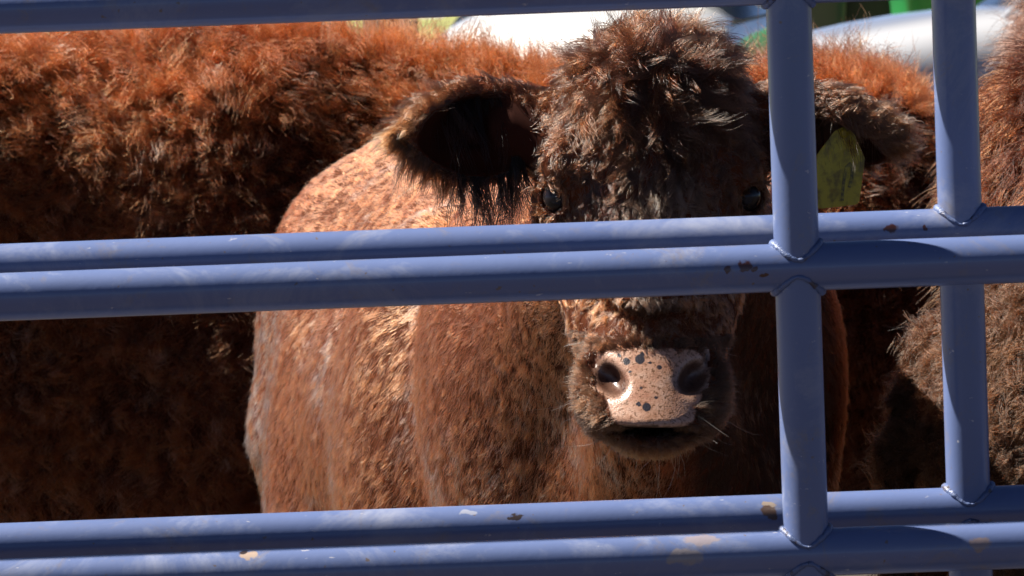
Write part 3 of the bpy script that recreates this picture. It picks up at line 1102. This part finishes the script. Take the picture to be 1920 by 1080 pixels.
# long haired cow across the back
AF = Frame((-0.03, 8.92, 0.0), math.pi, 1.06)
A, fa, VA, QA = make_cow('shaggy_cow', 'shaggy rust red cow standing side on behind the tan steer, filling the upper left', AF, -0.105, 0.07, 0.10, (0.03, 0.008, 0.003), belly=True)


def a_flow(p, n):
    f = np.tile(v3(-0.40, -0.25, -0.75), (len(p), 1)) + vnoise(p, 9, 5) * 0.65
    t = sm(n[:, 2], 0.55, 0.9)[:, None]
    return f * (1 - t) + (v3(-0.7, -0.3, 0.1) + vnoise(p, 8, 6) * 0.4) * t


wa = visible_weight(fa, -0.5)
hairA = hair_mat('shaggy_hair', 0.36, 0.5, root=0.25, ior=1.34)
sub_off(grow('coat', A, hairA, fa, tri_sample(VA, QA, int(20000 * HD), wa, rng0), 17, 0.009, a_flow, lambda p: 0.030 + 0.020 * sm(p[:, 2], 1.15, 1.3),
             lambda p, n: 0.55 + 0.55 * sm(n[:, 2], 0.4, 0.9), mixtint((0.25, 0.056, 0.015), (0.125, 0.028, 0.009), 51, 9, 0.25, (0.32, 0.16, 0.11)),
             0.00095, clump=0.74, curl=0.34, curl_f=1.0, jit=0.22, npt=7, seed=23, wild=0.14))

# red cow at the right edge, seen from behind
DF = Frame((1.42, 7.72, 0.0), math.radians(52), 1.12)
Dc, fd, VD, QD = make_cow('red_cow', 'rust red cow at the right edge with its rump towards the viewer', DF, 0.0, -0.05, 0.0, (0.03, 0.008, 0.003))
d_flow = lambda p, n: np.tile(v3(0.25, -0.2, -1), (len(p), 1)) + vnoise(p, 9, 5) * 0.5
sub_off(grow('coat', Dc, hairA, fd, tri_sample(VD, QD, int(2600 * HD), visible_weight(fd, out=0.02), rng0), 14, 0.008, d_flow, 0.045, 0.5,
             mixtint((0.090, 0.022, 0.006), (0.03, 0.0075, 0.003), 52, 9), 0.0009, clump=0.78, curl=0.15, curl_f=0.9, jit=0.2, npt=6, seed=24, wild=0.12))

# curly tan calf under the rail at the right
FF = Frame((1.325, 6.50, 0.0), 0.0, 0.875)
Fc, ff, VF, QF = make_cow('curly_calf', 'curly tan calf behind the right hand upright, lit on its back and dark below', FF, 0.02, -0.1, 0.05, (0.045, 0.024, 0.013))
f_flow = lambda p, n: np.tile(v3(-0.6, -0.1, -0.6), (len(p), 1)) + vnoise(p, 16, 5) * 0.9
sub_off(grow('coat', Fc, hair, ff, tri_sample(VF, QF, int(3600 * HD), visible_weight(ff, out=0.02), rng0), 14, 0.0062, f_flow, 0.024, 0.35,
             mixtint((0.085, 0.034, 0.015), (0.03, 0.011, 0.005), 53, 14), 0.00075, clump=0.85, curl=0.30, curl_f=1.1, jit=0.25, npt=8, seed=25, wild=0.10))

# grey brown cow further off in the top right corner
EF = Frame((2.2, 10.3, 0.0), 0.0, 1.20)
Ec, fe, VE, QE = make_cow('fluffy_cow', 'grey brown fluffy cow farthest back in the top right corner', EF, 0.0, -0.05, 0.0, (0.05, 0.028, 0.02))
sub_off(grow('coat', Ec, hairA, fe, tri_sample(VE, QE, int(1800 * HD), visible_weight(fe, out=0.02), rng0), 13, 0.011, a_flow, 0.06, 0.6,
             mixtint((0.11, 0.048, 0.032), (0.06, 0.025, 0.017), 54, 9), 0.0012, clump=0.8, curl=0.2, curl_f=1.0, jit=0.25, npt=6, seed=26, wild=0.12))


# ------------------------------------------------------------------ what stands behind the cattle
def gridmesh(name, rows, mat, parent, close=False):
    bm = bmesh.new()
    vv = [[bm.verts.new(p) for p in r] for r in rows]
    for a, b in zip(vv[:-1], vv[1:]):
        for i in range(len(a) - 1): bm.faces.new((a[i], a[i + 1], b[i + 1], b[i]))
    if close:
        bm.faces.new(vv[0][::-1]); bm.faces.new(vv[-1])
    return bm_obj(name, bm, [mat], parent)


glass = NT('car_glass').set(Base_Color=(0.02, 0.025, 0.03), Roughness=0.04, Specular_IOR_Level=0.8)
rubber = simple_mat('tyre_rubber', (0.02, 0.02, 0.022), 0.8)
alloy = simple_mat('alloy', (0.55, 0.55, 0.57), 0.3, 0.9)
trim = simple_mat('dark_trim', (0.02, 0.02, 0.023), 0.5)
lamp = NT('lamp_glass').set(Base_Color=(0.6, 0.62, 0.65), Roughness=0.08, Coat_Weight=1.0)


def car(label, loc, rz, paint, w=0.90, hood=1.0):
    """nose at local -y"""
    root = empty('parked_car', loc, rz)
    tag(root, label, 'car', 'cars parked beyond the cattle')
    ln = 4.3
    ts = [0, .012, .03, .06, .1, .16, .22, .27, .32, .45, .6, .75, .88, .95, .98, 1]
    def wid(t): return w * (1 - 0.10 * (1 - min(1, t / 0.10)) ** 2 - 0.10 * max(0, (t - 0.92) / 0.08) ** 2)
    def top(t):
        if t < .30: return hood * (0.86 + 0.16 * (1 - (1 - t / .30) ** 2.2) if t > .012 else 0.80)
        return hood * (1.02 + 0.02 * math.sin((t - .3) * 4))
    rows = []
    for t in ts:
        W, Z = wid(t), top(t)
        r = []
        for j in range(25):
            a = math.pi * j / 24
            cx, cz = math.cos(a), math.sin(a)
            r.append((W * math.copysign(abs(cx) ** 0.42, cx), t * ln - ln / 2, 0.30 + (Z - 0.30) * abs(cz) ** 0.42 + 0.02 * math.cos(cx * 1.5) * (j not in (0, 24))))
        rows.append(r)
    gridmesh('body', rows, paint, root, True)
    # glasshouse with a roof on top
    gl, rf = [], []
    for t, zt, ww in ((.27, 1.0, .80), (.34, 1.18, .76), (.43, 1.42, .70), (.50, 1.50, .67), (.68, 1.52, .66), (.80, 1.46, .66), (.90, 1.22, .74), (.95, 1.0, .80)):
        zt = zt * (0.75 + 0.25 * hood)
        y = t * ln - ln / 2
        gl.append([(W_, y, z_) for W_, z_ in ((-w * .93, .95), (-w * ww * 1.06, zt - .06), (-w * ww * .8, zt), (0, zt + .02), (w * ww * .8, zt), (w * ww * 1.06, zt - .06), (w * .93, .95))])
        if .43 <= t <= .80: rf.append([(W_, y, z_ + .012) for W_, z_ in ((-w * ww * 1.07, zt - .07), (-w * ww * .8, zt), (0, zt + .02), (w * ww * .8, zt), (w * ww * 1.07, zt - .07))])
    gridmesh('windows', gl, glass, root)
    gridmesh('roof', rf, paint, root)
    for s in (-1, 1):
        bm = bmesh.new()
        bmesh.ops.create_uvsphere(bm, u_segments=20, v_segments=12, radius=1, matrix=Matrix.Translation((s * w * .70, -ln / 2 + .06, .70 * hood)) @ Matrix.Diagonal((.17, .10, .075, 1)))
        bm_obj('headlight', bm, [lamp], root)
        bm = bmesh.new()
        add_box(bm, (s * (w + .08), -ln / 2 + 1.42, 1.02 * hood), (.16, .09, .11), .03)
        bm_obj('mirror', bm, [paint], root)
        bm = bmesh.new()
        add_tube(bm, [(s * w * .72, -ln / 2 + 1.0, .96), (s * w * .74, -ln / 2 + 1.35, 1.30)], .02, 8)
        bm_obj('window_pillar', bm, [paint], root)
        for y in (-ln / 2 + .82, ln / 2 - .80):
            wh = bmesh.new()
            bmesh.ops.create_cone(wh, cap_ends=True, segments=32, radius1=.335, radius2=.335, depth=.22, matrix=Matrix.Translation((s * (w - .09), y, .335)) @ Matrix.Rotation(math.pi / 2, 4, 'Y'))
            bmesh.ops.bevel(wh, geom=[e for e in wh.edges if len(e.link_faces) == 2 and e.calc_face_angle() > 1], offset=.04, segments=3, affect='EDGES')
            wo = bm_obj('wheel', wh, [rubber], root)
            rm = bmesh.new()
            bmesh.ops.create_cone(rm, cap_ends=True, segments=32, radius1=.21, radius2=.19, depth=.03, matrix=Matrix.Translation((s * (w + .025), y, .335)) @ Matrix.Rotation(s * math.pi / 2, 4, 'Y'))
            bm_obj('rim', rm, [alloy], wo)
    bm = bmesh.new(); add_box(bm, (0, -ln / 2 - .005, .62 * hood), (w * .95, .06, .17), .025); bm_obj('grille', bm, [trim], root)
    bm = bmesh.new(); add_box(bm, (0, -ln / 2 - .02, .42), (w * 1.75, .12, .12), .04); bm_obj('bumper', bm, [trim], root)
    return root


def paint_mat(name, col, metal=0.0):
    return NT(name).set(Base_Color=col, Roughness=0.28, Metallic=metal, Coat_Weight=1.0, Coat_Roughness=0.06)


car('white parked car whose sunlit bonnet glares above the head of the tan steer', (float(P(1165, 60, 27)[0]), 27.2, 0), math.radians(-10), paint_mat('white_paint', (0.82, 0.82, 0.80)), 0.86, 1.04)
car('silver parked car between the two uprights, dark under its wheel arch', (float(P(1490, 60, 24)[0]) + 2.02, 24.4, 0), math.radians(-80), paint_mat('silver_paint', (0.52, 0.53, 0.56), 0.2), 0.84, 0.98)

bin_grey = simple_mat('bin_grey', (0.035, 0.038, 0.045), 0.5)
bin_green = simple_mat('bin_green', (0.02, 0.20, 0.055), 0.45)


def wheeled_bin(label, px, depth, mat, rz=0.0, group='wheeled bins behind the cars'):
    root = empty('wheeled_bin', (float(P(px, 20, depth)[0]), depth, 0), rz)
    tag(root, label, 'bin', group)
    rows = []
    for z, a, b in ((.10, .21, .22), (.12, .23, .24), (.6, .26, .28), (1.0, .285, .33), (1.03, .30, .345), (1.06, .30, .345)):
        r = []
        for k in range(25):
            t = 2 * math.pi * k / 24
            cx, cy = math.cos(t), math.sin(t)
            r.append((a * math.copysign(abs(cx) ** .35, cx), b * math.copysign(abs(cy) ** .35, cy), z))
        rows.append(r)
    gridmesh('bin_body', rows, mat, root, True)
    bm = bmesh.new(); add_box(bm, (0, 0, 1.085), (.59, .71, .045), .02); add_box(bm, (0, .02, 1.115), (.44, .5, .03), .012); bm_obj('lid', bm, [mat], root)
    bm = bmesh.new(); add_tube(bm, [(-.22, .40, 1.02), (.22, .40, 1.02)], .016, 12); bm_obj('handle', bm, [mat], root)
    for s in (-1, 1):
        bm = bmesh.new(); bmesh.ops.create_cone(bm, cap_ends=True, segments=24, radius1=.10, radius2=.10, depth=.045, matrix=Matrix.Translation((s * .25, .27, .10)) @ Matrix.Rotation(math.pi / 2, 4, 'Y'))
        bm_obj('wheel', bm, [rubber], root)
    return root


wheeled_bin('dark grey wheeled bin, the left one of the two beside the nearer upright', 1490, 30.5, bin_grey, .2)
wheeled_bin('dark grey wheeled bin next to the green bin', 1618, 31.0, bin_grey, -.15)
wheeled_bin('green wheeled bin behind the silver car', 1762, 30.2, bin_green, .1)

# old fence post behind the long haired cow
wood = NT('weathered_wood')
g = wood.n('ShaderNodeTexCoord').outputs['Object']
mp = wood.n('ShaderNodeMapping'); wood.l(g, mp.inputs[0]); mp.inputs['Scale'].default_value = (30, 30, 2)
wn_ = wood.noise(1.0, 6, .6, mp.outputs[0])
wood.bump(wn_, 0.6, 0.01)
wood.set(Base_Color=wood.ramp(wn_, [(0.3, (0.012, 0.010, 0.009)), (0.7, (0.04, 0.032, 0.026))]), Roughness=0.9)
bm = bmesh.new()
add_tube(bm, [(0, 0, -0.05), (0.004, 0, .5), (-0.003, 0, 1.1), (0, 0, 1.48), (0, 0, 1.5)], [.078, .075, .072, .070, .06], 20)
pf = empty('fence_post', (float(P(733, 40, 12.5)[0]), 12.5, 0))
bm_obj('post', bm, [wood.m], pf)
tag(pf, 'dark weathered fence post showing above the back of the shaggy cow', 'fence post')
